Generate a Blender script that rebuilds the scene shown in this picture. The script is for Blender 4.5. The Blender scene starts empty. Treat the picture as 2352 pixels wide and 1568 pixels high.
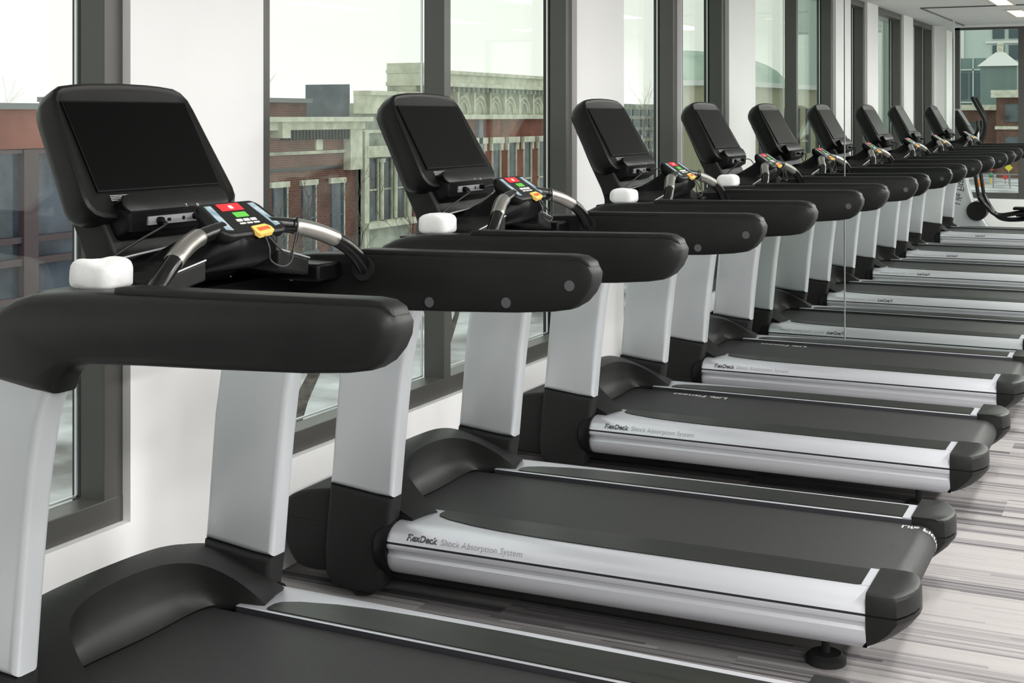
import bpy, bmesh, math, random
from mathutils import Vector, Matrix, noise
random.seed(7)
S = bpy.context.scene
COL = S.collection
V = Vector

# ------------------------------------------------------------------ materials
def mat(name, base=(.5,.5,.5), rough=.5, metal=0., coat=0., spec=.5, emit=None, es=0., sheen=0.):
    m = bpy.data.materials.new(name); m.use_nodes = True
    b = m.node_tree.nodes['Principled BSDF']
    b.inputs['Base Color'].default_value = (*base, 1)
    b.inputs['Roughness'].default_value = rough
    b.inputs['Metallic'].default_value = metal
    b.inputs['Coat Weight'].default_value = coat
    b.inputs['Specular IOR Level'].default_value = spec
    if sheen: b.inputs['Sheen Weight'].default_value = sheen
    if emit:
        b.inputs['Emission Color'].default_value = (*emit, 1)
        b.inputs['Emission Strength'].default_value = es
    return m
def nt(m): return m.node_tree.nodes, m.node_tree.links, m.node_tree.nodes['Principled BSDF']
def N(ns, t, **kw):
    n = ns.new(t)
    for k, v in kw.items(): setattr(n, k, v)
    return n
def add_noise(m, c1, c2, scale, detail=4, bump=0., bscale=None, stretch=(1,1,1)):
    ns, ln, b = nt(m)
    tc = N(ns, 'ShaderNodeTexCoord'); mp = N(ns, 'ShaderNodeMapping'); mp.inputs['Scale'].default_value = stretch
    ln.new(tc.outputs['Object'], mp.inputs['Vector'])
    no = N(ns, 'ShaderNodeTexNoise'); no.inputs['Scale'].default_value = scale; no.inputs['Detail'].default_value = detail
    ln.new(mp.outputs[0], no.inputs['Vector'])
    cr = N(ns, 'ShaderNodeValToRGB')
    cr.color_ramp.elements[0].position = .35; cr.color_ramp.elements[1].position = .65
    cr.color_ramp.elements[0].color = (*c1, 1); cr.color_ramp.elements[1].color = (*c2, 1)
    ln.new(no.outputs['Fac'], cr.inputs['Fac']); ln.new(cr.outputs['Color'], b.inputs['Base Color'])
    if bump:
        n2 = N(ns, 'ShaderNodeTexNoise'); n2.inputs['Scale'].default_value = bscale or scale; n2.inputs['Detail'].default_value = 2
        ln.new(mp.outputs[0], n2.inputs['Vector'])
        bp = N(ns, 'ShaderNodeBump'); bp.inputs['Strength'].default_value = bump; bp.inputs['Distance'].default_value = .002
        ln.new(n2.outputs['Fac'], bp.inputs['Height']); ln.new(bp.outputs['Normal'], b.inputs['Normal'])
    return m

M = {}
M['plastic'] = mat('black_satin_plastic', (.022,.0225,.022), .42, spec=.22)
add_noise(M['plastic'], (.0085,.009,.0085), (.011,.0115,.011), 9, 3, .08, 900)
M['plastic_dark'] = mat('black_plastic', (.004,.004,.0045), .38, spec=.16)
M['plastic_soft'] = mat('charcoal_moulded_plastic', (.014,.014,.014), .5, spec=.2)
M['housing'] = mat('console_black', (.006,.006,.0058), .36, spec=.2)
M['gloss'] = mat('gloss_black', (.004,.004,.004), .22, spec=.4)
M['screen'] = mat('screen_glass', (.0006,.0006,.0006), .26, spec=.10)
M['silver'] = mat('silver_paint', (.52,.54,.56), .36, .35)
M['rail_silver'] = mat('brushed_rail_silver', (.60,.61,.65), .36, .5)
M['groove'] = mat('groove_dark', (.03,.03,.035), .5)
M['chrome'] = mat('sensor_steel', (.50,.485,.45), .34, 1.)
M['port'] = mat('port_grey', (.30,.30,.31), .4, .3)
M['boltgrey'] = mat('bolt_grey', (.075,.075,.08), .45)
M['belt'] = mat('belt_rubber', (.03,.03,.03), .5, spec=.3)
add_noise(M['belt'], (.008,.0085,.009), (.034,.035,.034), 420, 2, .25, 700)
M['pad'] = mat('footrest_rubber', (.022,.023,.021), .36, spec=.28)
add_noise(M['pad'], (.013,.014,.0125), (.018,.019,.017), 60, 3, .05, 500, (.05,1,1))
M['rubber'] = mat('foot_rubber', (.006,.006,.006), .7)
M['letter_dark'] = mat('lettering_dark', (.05,.05,.055), .5)
M['letter_grey'] = mat('lettering_grey', (.22,.22,.24), .5)
M['letter_light'] = mat('lettering_light', (.45,.45,.43), .5)
M['letter_white'] = mat('lettering_white', (.75,.75,.72), .5)
M['red'] = mat('stop_red', (.75,.03,.04), .35)
M['green'] = mat('go_green', (.13,.55,.07), .35)
M['keyblue'] = mat('key_pale_blue', (.30,.42,.47), .3)
add_noise(M['keyblue'], (.20,.31,.36), (.50,.60,.64), 45, 3)
M['yellow'] = mat('clip_yellow', (.92,.60,.15), .45)
M['orange'] = mat('clip_red', (.80,.13,.04), .45)
M['cord'] = mat('cord_black', (.012,.012,.012), .45)
M['towel'] = mat('towel_white', (.86,.86,.86), .95, sheen=.3)
add_noise(M['towel'], (.84,.84,.84), (.88,.88,.88), 30, 3, .35, 400)
M['wall'] = mat('wall_white_paint', (.84,.84,.835), .62)
add_noise(M['wall'], (.83,.83,.825), (.85,.85,.845), 3, 3, .05, 160)
M['ceil'] = mat('ceiling_white', (.70,.70,.69), .7)
add_noise(M['ceil'], (.69,.69,.68), (.71,.71,.70), 2, 3, .03, 120)
M['frame'] = mat('bronze_grey_window_frame', (.085,.084,.078), .38, .2)
M['frame_in'] = mat('dark_gasket', (.012,.014,.012), .5)
M['spacer'] = mat('aluminium_spacer', (.75,.77,.80), .3, .6)
M['led'] = mat('light_diffuser', (.9,.88,.84), .5, emit=(1,.90,.76), es=.95)
M['lampframe'] = mat('lamp_trim', (.6,.55,.48), .5)

def glass_mat(name, tint, refl=1.0):
    m = bpy.data.materials.new(name); m.use_nodes = True
    ns, ln = m.node_tree.nodes, m.node_tree.links; ns.clear()
    out = N(ns, 'ShaderNodeOutputMaterial'); tr = N(ns, 'ShaderNodeBsdfTransparent'); gl = N(ns, 'ShaderNodeBsdfGlossy')
    tr.inputs['Color'].default_value = (*tint, 1); gl.inputs['Roughness'].default_value = .0
    gl.inputs['Color'].default_value = (.9*refl,.95*refl,.92*refl,1)
    fr = N(ns, 'ShaderNodeLayerWeight'); fr.inputs['Blend'].default_value = .5
    pw = N(ns, 'ShaderNodeMath', operation='POWER'); ln.new(fr.outputs['Facing'], pw.inputs[0]); pw.inputs[1].default_value = 4.5
    ml = N(ns, 'ShaderNodeMath', operation='MULTIPLY_ADD'); ln.new(pw.outputs[0], ml.inputs[0]); ml.inputs[1].default_value = .42; ml.inputs[2].default_value = .009
    mx = N(ns, 'ShaderNodeMixShader')
    ln.new(ml.outputs[0], mx.inputs[0]); ln.new(tr.outputs[0], mx.inputs[1]); ln.new(gl.outputs[0], mx.inputs[2]); ln.new(mx.outputs[0], out.inputs[0])
    return m
M['glass'] = glass_mat('window_glass', (.975,.99,.972), .8)
def mirror_mat():
    m = bpy.data.materials.new('mirror_silvering'); m.use_nodes = True
    ns, ln, b = nt(m)
    b.inputs['Base Color'].default_value = (.90,.935,.905,1); b.inputs['Metallic'].default_value = 1; b.inputs['Roughness'].default_value = .004
    return m
M['mirror'] = mirror_mat()

def carpet_mat():
    m = mat('striped_carpet', (.4,.4,.4), .95, spec=.1)
    ns, ln, b = nt(m)
    geo = N(ns, 'ShaderNodeNewGeometry'); sp = N(ns, 'ShaderNodeSeparateXYZ'); ln.new(geo.outputs['Position'], sp.inputs[0])
    def mth(op, a, c=None):
        n = N(ns, 'ShaderNodeMath', operation=op)
        for i, q in enumerate((a, c)):
            if q is None: continue
            if isinstance(q, (int, float)): n.inputs[i].default_value = q
            else: ln.new(q, n.inputs[i])
        return n.outputs[0]
    def wn(a, c, w=0.):
        cb = N(ns, 'ShaderNodeCombineXYZ'); ln.new(a, cb.inputs[0]); ln.new(c, cb.inputs[1]); cb.inputs[2].default_value = w
        n = N(ns, 'ShaderNodeTexWhiteNoise', noise_dimensions='3D'); ln.new(cb.outputs[0], n.inputs['Vector']); return n.outputs['Value']
    x, y = sp.outputs['X'], sp.outputs['Y']
    # planks run along x; every plank row is offset, and carries its own stripes
    row = mth('FLOOR', mth('DIVIDE', y, .25))
    cb = N(ns, 'ShaderNodeCombineXYZ'); ln.new(row, cb.inputs[0])
    wr = N(ns, 'ShaderNodeTexWhiteNoise', noise_dimensions='3D'); ln.new(cb.outputs[0], wr.inputs['Vector'])
    colm = mth('FLOOR', mth('ADD', mth('DIVIDE', x, 1.0), wr.outputs['Value']))
    wide = wn(mth('FLOOR', mth('DIVIDE', y, .083)), colm, 1.)
    midb = wn(mth('FLOOR', mth('DIVIDE', y, .0165)), colm, 2.)
    fine = wn(mth('FLOOR', mth('DIVIDE', y, .0055)), colm, 3.)
    # stripes start and stop at different places
    seg = wn(mth('FLOOR', mth('DIVIDE', y, .0165)), mth('FLOOR', mth('DIVIDE', mth('ADD', x, mth('MULTIPLY', midb, .7)), .5)), 4.)
    s = mth('ADD', mth('MULTIPLY', wide, .44), mth('ADD', mth('MULTIPLY', midb, .20), mth('ADD', mth('MULTIPLY', fine, .16), mth('MULTIPLY', seg, .20))))
    cr = N(ns, 'ShaderNodeValToRGB'); ln.new(s, cr.inputs['Fac'])
    e = cr.color_ramp.elements; e[0].position = .25; e[0].color = (.085,.081,.085,1); e[1].position = .62; e[1].color = (.315,.300,.293,1)
    k = e.new(.40); k.color = (.205,.195,.198,1)
    # woven dots
    wx = mth('SINE', mth('MULTIPLY', x, 1400)); wy = mth('SINE', mth('MULTIPLY', y, 1250))
    dots = mth('MULTIPLY', wx, wy)
    d2 = mth('ADD', mth('MULTIPLY', dots, .38), .95)
    nz = N(ns, 'ShaderNodeTexNoise'); nz.inputs['Scale'].default_value = 300; ln.new(geo.outputs['Position'], nz.inputs['Vector'])
    d3 = mth('MULTIPLY', d2, mth('ADD', mth('MULTIPLY', nz.outputs['Fac'], .6), .7))
    mx = N(ns, 'ShaderNodeMix', data_type='RGBA', blend_type='MULTIPLY'); mx.inputs[0].default_value = 1
    ln.new(cr.outputs['Color'], mx.inputs[6]); cc = N(ns, 'ShaderNodeCombineColor')
    for i in range(3): ln.new(d3, cc.inputs[i])
    ln.new(cc.outputs[0], mx.inputs[7]); ln.new(mx.outputs[2], b.inputs['Base Color'])
    return m
M['carpet'] = carpet_mat()

def brick_mat(name, c1, c2, mortar, scale=1.):
    m = mat(name, c1, .9, spec=.2)
    ns, ln, b = nt(m)
    geo = N(ns, 'ShaderNodeNewGeometry'); sp = N(ns, 'ShaderNodeSeparateXYZ'); ln.new(geo.outputs['Position'], sp.inputs[0])
    ad = N(ns, 'ShaderNodeMath', operation='ADD'); ln.new(sp.outputs['X'], ad.inputs[0]); ln.new(sp.outputs['Y'], ad.inputs[1])
    cb = N(ns, 'ShaderNodeCombineXYZ'); ln.new(ad.outputs[0], cb.inputs[0]); ln.new(sp.outputs['Z'], cb.inputs[1])
    br = N(ns, 'ShaderNodeTexBrick'); ln.new(cb.outputs[0], br.inputs['Vector'])
    br.inputs['Scale'].default_value = scale; br.inputs['Brick Width'].default_value = .22; br.inputs['Row Height'].default_value = .075
    br.inputs['Mortar Size'].default_value = .012
    br.inputs['Color1'].default_value = (*c1,1); br.inputs['Color2'].default_value = (*c2,1); br.inputs['Mortar'].default_value = (*mortar,1)
    no = N(ns, 'ShaderNodeTexNoise'); no.inputs['Scale'].default_value = .9; no.inputs['Detail'].default_value = 7; ln.new(geo.outputs['Position'], no.inputs['Vector'])
    mx = N(ns, 'ShaderNodeMix', data_type='RGBA', blend_type='MULTIPLY'); mx.inputs[0].default_value = .8
    cr = N(ns, 'ShaderNodeValToRGB'); cr.color_ramp.elements[0].position=.3; cr.color_ramp.elements[1].position=.7
    cr.color_ramp.elements[0].color = (.45,.45,.48,1); cr.color_ramp.elements[1].color = (1.1,1.1,1.1,1)
    ln.new(no.outputs['Fac'], cr.inputs[0]); ln.new(br.outputs['Color'], mx.inputs[6]); ln.new(cr.outputs[0], mx.inputs[7]); ln.new(mx.outputs[2], b.inputs['Base Color'])
    return m
M['brick'] = brick_mat('weathered_red_brick', (.25,.095,.070), (.18,.072,.060), (.24,.19,.16))
M['brick2'] = brick_mat('bright_red_brick', (.30,.085,.055), (.24,.072,.048), (.26,.16,.13))
M['brick3'] = brick_mat('brown_brick', (.22,.11,.08), (.17,.09,.07), (.2,.16,.13))
M['cream'] = add_noise(mat('cream_stone', (.5,.5,.4), .9), (.30,.31,.25), (.60,.60,.48), 1.6, 8)
M['cream_l'] = add_noise(mat('cream_trim', (.6,.6,.5), .9), (.50,.51,.42), (.70,.71,.58), 2.5, 6)
M['stone'] = add_noise(mat('grey_green_stone', (.4,.42,.36), .9), (.26,.29,.25), (.46,.49,.42), 1.4, 8)
M['bpane'] = add_noise(mat('old_window_pane', (.06,.07,.08), .15), (.035,.045,.05), (.13,.16,.18), .9, 4)
M['bpane_d'] = add_noise(mat('dark_shop_glass', (.04,.05,.07), .12), (.022,.028,.045), (.085,.105,.15), .7, 5)
M['purple'] = mat('plum_steel', (.085,.055,.065), .5)
M['redband'] = add_noise(mat('red_stucco', (.3,.1,.08), .85), (.25,.085,.065), (.32,.115,.085), .8, 6)
M['roofgrey'] = mat('grey_coping', (.22,.23,.24), .7)
M['darkwall'] = add_noise(mat('slate_wall', (.12,.14,.17), .8), (.10,.12,.15), (.20,.23,.27), 1., 5)
M['beige'] = mat('beige_render', (.42,.40,.28), .9)
M['dome'] = add_noise(mat('verdigris_roof', (.35,.48,.40), .7), (.30,.42,.36), (.50,.60,.52), .4, 5)
M['teal'] = mat('teal_curtain_wall', (.17,.25,.235), .4)
M['tealwin'] = mat('teal_window', (.045,.085,.095), .1)
M['paleglass'] = mat('pale_glass_tower', (.50,.60,.55), .4)
M['white_b'] = mat('white_render', (.72,.74,.72), .8)
M['bark'] = add_noise(mat('bark', (.12,.10,.09), .95), (.07,.06,.055), (.17,.15,.13), 6, 5, .4, 30)
M['twig'] = mat('twigs', (.13,.105,.09), .95)
M['snow'] = add_noise(mat('snowy_ground', (.7,.7,.72), .9), (.20,.19,.19), (.80,.81,.84), .35, 9)
M['hedge'] = add_noise(mat('snow_dusted_hedge', (.1,.12,.12), .95), (.05,.055,.06), (.42,.44,.50), 5, 8)
M['asphalt'] = add_noise(mat('wet_asphalt', (.2,.2,.2), .6), (.14,.14,.145), (.22,.22,.225), .6, 6)
M['sign_y'] = mat('sign_yellow', (.75,.70,.05), .5)
M['sign_r'] = mat('sign_red', (.65,.06,.06), .5)
M['sign_o'] = mat('barrel_orange', (.90,.28,.02), .5)
M['sign_g'] = mat('signal_green', (.05,.30,.12), .5)
M['steel'] = mat('galvanised_steel', (.25,.26,.27), .5, .5)
M['jamb'] = mat('jamb_white', (.78,.78,.77), .6)

# ------------------------------------------------------------------ mesh helpers
def link(name, bm, m, parent=None, angle=35., smooth=True):
    bmesh.ops.recalc_face_normals(bm, faces=bm.faces[:])
    me = bpy.data.meshes.new(name)
    if smooth:
        lim = math.radians(angle)
        for f in bm.faces: f.smooth = True
        for e in bm.edges:
            if len(e.link_faces) == 2:
                e.smooth = e.calc_face_angle(0) < lim
    bm.to_mesh(me); bm.free()
    o = bpy.data.objects.new(name, me); COL.objects.link(o)
    for mm in (m if isinstance(m, (list, tuple)) else [m]): me.materials.append(M[mm] if isinstance(mm, str) else mm)
    if parent: o.parent = parent
    return o
def bevel(o, w, seg=3, ang=35):
    md = o.modifiers.new('b', 'BEVEL'); md.width = w; md.segments = seg; md.limit_method = 'ANGLE'; md.angle_limit = math.radians(ang)
    return o
def BM(): return bmesh.new()
def box(bm, a, b, mi=0):
    x0,y0,z0 = a; x1,y1,z1 = b
    vs = [bm.verts.new(p) for p in ((x0,y0,z0),(x1,y0,z0),(x1,y1,z0),(x0,y1,z0),(x0,y0,z1),(x1,y0,z1),(x1,y1,z1),(x0,y1,z1))]
    for q in ((0,3,2,1),(4,5,6,7),(0,1,5,4),(1,2,6,5),(2,3,7,6),(3,0,4,7)):
        bm.faces.new([vs[i] for i in q]).material_index = mi
def rings(bm, rs, cap=True, closed=True, mi=0, mfun=None):
    vv = [[bm.verts.new(p) for p in r] for r in rs]
    n = len(vv[0])
    for i in range(len(vv)-1):
        for j in range(n if closed else n-1):
            k = (j+1) % n
            f = bm.faces.new((vv[i][j], vv[i][k], vv[i+1][k], vv[i+1][j])); f.material_index = mfun(i, j) if mfun else mi
    if cap:
        for r in (vv[0][::-1], vv[-1]):
            f = bm.faces.new(r); f.material_index = mi
def inset(poly, d):
    n = len(poly); out = []
    area = sum(poly[i][0]*poly[(i+1)%n][1]-poly[(i+1)%n][0]*poly[i][1] for i in range(n))
    sg = 1 if area > 0 else -1
    for i in range(n):
        a, b, c = V(poly[i-1]), V(poly[i]), V(poly[(i+1)%n])
        e1 = (b-a).normalized(); e2 = (c-b).normalized()
        n1 = V((-e1.y, e1.x))*sg; n2 = V((-e2.y, e2.x))*sg
        m = (n1+n2); L = m.length
        m = m/L if L > 1e-6 else n1
        k = 1/max(.6, m.dot(n1))
        p = b + m*d*k; out.append((p.x, p.y))
    return out
def prism(bm, poly, v0, v1, f, rnd=0., seg=3, mi=0):
    """poly extruded between v0 and v1; f maps (a,b,v)->xyz; rnd rounds both rims"""
    rs = []
    s = 1 if v1 > v0 else -1
    if rnd > 0:
        for k in range(seg+1):
            t = math.pi/2*k/seg
            q = inset(poly, rnd*(1-math.sin(t))); vv = v0 + s*rnd*(1-math.cos(t))
            rs.append([f(a, b, vv) for a, b in q])
        for k in range(seg, -1, -1):
            t = math.pi/2*k/seg
            q = inset(poly, rnd*(1-math.sin(t))); vv = v1 - s*rnd*(1-math.cos(t))
            rs.append([f(a, b, vv) for a, b in q])
    else:
        rs = [[f(a,b,v0) for a,b in poly], [f(a,b,v1) for a,b in poly]]
    rings(bm, rs, mi=mi)
def UZ(a, b, v): return (a, v, b)         # polygon in (u,z), extruded along v
def UV(a, b, v): return (a, b, v)         # polygon in (u,v), extruded along z
def smoothpoly(pts, it=1, closed=True):
    for _ in range(it):
        o = []
        n = len(pts)
        for i in range(n if closed else n-1):
            a, b = pts[i], pts[(i+1)%n]
            o.append(tuple(.75*a[k]+.25*b[k] for k in range(len(a)))); o.append(tuple(.25*a[k]+.75*b[k] for k in range(len(a))))
        if not closed: o = [pts[0]] + o + [pts[-1]]
        pts = o
    return pts
def rrect(x0, y0, x1, y1, r, seg=5):
    out = []
    for cx, cy, a0 in ((x1-r,y1-r,0),(x0+r,y1-r,90),(x0+r,y0+r,180),(x1-r,y0+r,270)):
        for k in range(seg+1):
            a = math.radians(a0+90*k/seg); out.append((cx+r*math.cos(a), cy+r*math.sin(a)))
    return out
def spline(pts, n=8):
    P = [V(p) for p in pts]; P = [P[0]*2-P[1]] + P + [P[-1]*2-P[-2]]; out = []
    for i in range(1, len(P)-2):
        p0,p1,p2,p3 = P[i-1:i+3]
        for k in range(n):
            t = k/n
            out.append(.5*((2*p1)+(p2-p0)*t+(2*p0-5*p1+4*p2-p3)*t*t+(3*p1-p0-3*p2+p3)*t**3))
    out.append(P[-2]); return out
def tube(bm, pts, r, sides=10, mi=0, sq=1.):
    pts = [V(p) for p in pts]
    rs = []; up = None
    for i, p in enumerate(pts):
        d = (pts[min(i+1,len(pts)-1)]-pts[max(i-1,0)]).normalized()
        if up is None:
            up = V((0,0,1)) if abs(d.z) < .9 else V((1,0,0))
        a = d.cross(up).normalized(); up = a.cross(d).normalized()
        rr = r[i] if isinstance(r, (list, tuple)) else r
        rs.append([p + a*math.cos(2*math.pi*k/sides)*rr + up*math.sin(2*math.pi*k/sides)*rr*sq for k in range(sides)])
    rings(bm, rs, mi=mi)
def cyl(bm, c, r, h, axis='z', sides=20, mi=0, r2=None):
    r2 = r if r2 is None else r2; rs = []
    for hh, rr in ((0, r), (h, r2)):
        ring = []
        for k in range(sides):
            a = 2*math.pi*k/sides; q = (rr*math.cos(a), rr*math.sin(a))
            ring.append({'z': (c[0]+q[0], c[1]+q[1], c[2]+hh), 'y': (c[0]+q[0], c[1]+hh, c[2]+q[1]), 'x': (c[0]+hh, c[1]+q[0], c[2]+q[1])}[axis])
        rs.append(ring)
    rings(bm, rs, mi=mi)
def empty(name, loc=(0,0,0), rz=0.):
    o = bpy.data.objects.new(name, None); COL.objects.link(o); o.location = loc; o.rotation_euler = (0,0,rz); o.empty_display_size = .1
    return o
def tag(o, label, cat, group=None, kind=None):
    o['label'] = label; o['category'] = cat
    if group: o['group'] = group
    if kind: o['kind'] = kind
    return o
def struct(name, bm, m, **kw):
    o = link(name, bm, m, **kw)
    if not kw.get('parent'): o['kind'] = 'structure'
    return o
def text_verts(body, size, bold=0., res=3):
    cu = bpy.data.curves.new('t', 'FONT'); cu.body = body; cu.size = size; cu.offset = bold; cu.resolution_u = res
    o = bpy.data.objects.new('t', cu); COL.objects.link(o)
    dg = bpy.context.evaluated_depsgraph_get(); dg.update()
    me = bpy.data.meshes.new_from_object(o.evaluated_get(dg))
    vs = [tuple(v.co) for v in me.vertices]; fs = [tuple(p.vertices) for p in me.polygons]
    bpy.data.objects.remove(o); bpy.data.curves.remove(cu); bpy.data.meshes.remove(me)
    return vs, fs
def add_text(bm, body, size, f, bold=0., mi=0, width=None):
    vs, fs = text_verts(body, size, bold)
    w = max(v[0] for v in vs) or 1
    k = width/w if width else 1.
    bv = [bm.verts.new(f(v[0]*k, v[1])) for v in vs]
    for q in fs:
        try: bm.faces.new([bv[i] for i in q]).material_index = mi
        except ValueError: pass
    return w*k

# ------------------------------------------------------------------ treadmill
ARM = [(.372,.975),(.385,1.005),(.41,1.05),(.445,1.096),(.476,1.121),(.515,1.139),(.56,1.151),(.65,1.159),(.77,1.164),(1.0,1.169),(1.25,1.175),(1.385,1.178),
       (1.415,1.174),(1.435,1.162),(1.445,1.145),(1.442,1.12),(1.43,1.095),(1.41,1.072),(1.385,1.057),(1.34,1.049),(1.24,1.040),(1.04,1.030),(.85,1.022),(.71,1.014),(.662,1.005),(.636,.985),(.615,.945),(.56,.948),(.45,.962)]
UPR = [(.279,.358),(.288,.44),(.297,.55),(.311,.703),(.330,.82),(.352,.91),(.378,.98),(.45,1.01),(.60,1.01),(.610,.96),(.594,.93),(.576,.88),(.556,.78),(.540,.66),(.523,.50),(.508,.337),(.44,.341),(.36,.350)]
BASE = [(.279,.357),(.268,.26),(.258,.14),(.262,.07),(.285,.036),(.33,.03),(.44,.03),(.465,.05),(.478,.12),(.494,.24),(.508,.336),(.44,.340),(.36,.349)]
RAILP = [(.268,.20),(.268,.2515),(.271,.254),(.414,.254),(.436,.2525),(.455,.248),(.472,.240),(.486,.229),(.494,.218),(.4985,.2085),(.4945,.2065),(.4945,.2035),(.4985,.2015),(.500,.195),(.498,.187),(.489,.180),(.4875,.171),(.495,.162),(.495,.147),(.489,.130),(.477,.114),(.460,.104),(.44,.099),(.39,.099),(.39,.20)]
def rail_point(t):
    """arc-length walk up the visible silver shoulder from the groove; returns (v,z)"""
    P = [(.4985,.2085),(.494,.218),(.486,.229),(.472,.240),(.455,.248),(.436,.2525),(.414,.254)]
    for a, b in zip(P, P[1:]):
        L = math.hypot(b[0]-a[0], b[1]-a[1])
        if t <= L: return (a[0]+(b[0]-a[0])*t/L, a[1]+(b[1]-a[1])*t/L)
        t -= L
    return P[-1]

CN = V((.8765,0,.4813)); CE = V((.4813,0,-.8765)); CP = V((.376,0,1.554))
def con(v, a, d): p = CP + CE*a + CN*d; return (p.x, v, p.z)
PN = V((.557,0,.830)); PE = V((.830,0,-.557)); PP = V((.680,0,1.318))
def pod(v, a, d): p = PP + PE*a + PN*d; return (p.x, v, p.z)

def make_treadmill():
    R = empty('treadmill')
    # running belt
    bm = BM(); prof = [(.36,.238),(1.985,.238)]
    for k in range(1, 9):
        a = math.radians(90-180*k/8); prof.append((1.985+.05*math.cos(a), .188+.05*math.sin(a)))
    prof += [(.50,.138),(.36,.138)]
    prism(bm, prof, -.263, .263, UZ); link('running_belt', bm, 'belt', R)
    bm = BM(); box(bm, (.34,-.41,.118), (1.97,.41,.19)); link('deck_frame', bm, 'plastic_dark', R, smooth=False)
    for s in (-1, 1):
        # aluminium side rail
        bm = BM()
        rs = [[(u, s*v, z) for v, z in RAILP] for u in (.497,.500,.503,1.955)]
        rs[0] = [(.497, s*v, z) for v, z in inset(RAILP, .003)]
        gr = {9,10,11}; dk = {0}
        rings(bm, rs[0:1]+rs[2:], mfun=lambda i, j: 1 if j in gr else (1 if j in dk else 0))
        rail = link('side_rail', bm, ['rail_silver', 'groove'], R, angle=28)
        # footrest
        outer = [(.588,-.290),(.588,-.315),(.598,-.334),(.64,-.356),(.74,-.383),(.84,-.397),(.98,-.406),(1.2,-.411),(1.5,-.412),(1.915,-.412),(1.924,-.409),(1.928,-.401)]
        inner = [(1.928,-.276),(.598,-.276),(.590,-.280)]
        bm = BM(); prism(bm, [(a, -s*b) for a, b in outer+inner], .250, .2572, UV); link('footrest', bm, 'pad', rail, angle=20)
        # writing
        bm = BM(); sgn = -1 if s < 0 else 1
        if s < 0: x0, dx = .566, 1
        else: x0, dx = .566+.388, -1
        def put(off):
            def f(x, y):
                v, z = rail_point(.0115+y*1.0)
                return (x0+dx*(x+off), s*(v+.0006), z+.0008)
            return f
        w = add_text(bm, 'FlexDeck', .0305, put(0), .0011, width=.106)
        link('rail_lettering', bm, 'letter_dark', rail, smooth=False)
        bm = BM(); add_text(bm, 'Shock Absorption System', .0295, put(.117), -.0003, width=.272)
        link('rail_lettering', bm, 'letter_grey', rail, smooth=False)
        # rear end cap
        bm = BM()
        plan = [(1.955,.268),(2.040,.268),(2.056,.275),(2.068,.295),(2.078,.34),(2.078,.385),(2.071,.425),(2.056,.464),(2.036,.499),(2.030,.501),(1.955,.501)]
        def sh(poly, d, du): return [((a if a < 1.96 else a-d*1.2-du), (b-d if b > .4 else b)) for a, b in poly]
        rs = []
        for z, d, du in ((.262,.012,.0),(.258,.004,.0),(.25,.001,0),(.208,0,0),(.2065,.004,.003),(.2035,.004,.003),(.202,0,0),(.19,.0,.0),(.16,.004,.018),(.13,.012,.042),(.112,.022,.060)):
            rs.append([(a, s*b, z) for a, b in sh(plan, d, du)])
        rings(bm, rs); link('end_cap', bm, 'plastic', R, angle=25)
        bm = BM()   # thin bright corner trim on the rail end
        box(bm, (1.928, s*.268, .2535), (1.956, s*.414, .2566)); link('rail_end_trim', bm, 'rail_silver', R, smooth=False)
        bm = BM(); cyl(bm, (1.816, s*.335, 0), .056, .016, sides=28); cyl(bm, (1.816, s*.335, .016), .056, .012, sides=28, r2=.042); cyl(bm, (1.816, s*.335, .028), .012, .10, sides=10)
        link('leveling_foot', bm, 'rubber', R)
        bm = BM(); cyl(bm, (.36, s*.40, 0), .035, .02); cyl(bm, (.36, s*.40, .02), .011, .05, sides=10); link('leveling_foot', bm, 'rubber', R)
        # joint between rail and upright
        bm = BM(); pr = [(v, z) for v, z in RAILP if v > .3]
        rs = []
        for u, d in ((.425,.040),(.436,.022),(.452,.009),(.470,.002),(.490,.0),(.4985,.001)):
            q = inset([(.36,.262),(.43,.261),(.458,.256),(.480,.244),(.496,.226),(.505,.20),(.505,.165),(.498,.135),(.484,.113),(.462,.099),(.435,.093),(.36,.093)], d*1.2-.002); rs.append([(u, s*a, z) for a, z in q])
        rings(bm, rs); link('rail_joint', bm, 'plastic_dark', R)
        # upright: base, silver column
        bm = BM(); prism(bm, BASE, s*.480, s*.404, UZ, .016, 4); link('upright_base', bm, 'plastic_soft', R)
        bm = BM(); prism(bm, UPR, s*.482, s*.406, UZ, .020, 5); link('upright', bm, 'silver', R)
        # handrail arm
        bm = BM(); rs = []
        for v, d in ((.4955,.021),(.491,.013),(.484,.006),(.474,.0015),(.462,0),(.418,0),(.411,.0025),(.408,.008)):
            rs.append([(a, s*v, b) for a, b in inset(ARM, d)])
        rings(bm, rs); arm = link('handrail', bm, 'plastic', R, angle=40)
        bm = BM(); pp = [(.772,1.158),(.776,1.174),(.80,1.1765),(1.0,1.179),(1.25,1.184),(1.38,1.187),(1.41,1.184),(1.432,1.172),(1.437,1.160),(1.2,1.160)]
        prism(bm, pp, s*.4745, s*.413, UZ, .007, 3); link('arm_pad', bm, 'plastic', arm, angle=40)
        for u, z in ((1.385,1.115),(1.215,1.064),(.998,1.052)):
            bm = BM(); cyl(bm, (u, s*.4085-(.0 if s > 0 else 0), z), .013, -s*.0025, 'y', 16); link('bolt_cap', bm, 'boltgrey', arm)
        # silver inner shell + towel tray
        bm = BM(); pp = smoothpoly([(.40,1.00),(.425,1.075),(.49,1.128),(.54,1.143),(.60,1.147),(.60,1.10),(.55,1.06),(.50,1.00)], 1)
        prism(bm, pp, s*.409, s*.388, UZ, .006, 3); link('arm_shell', bm, 'silver', R)
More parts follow.
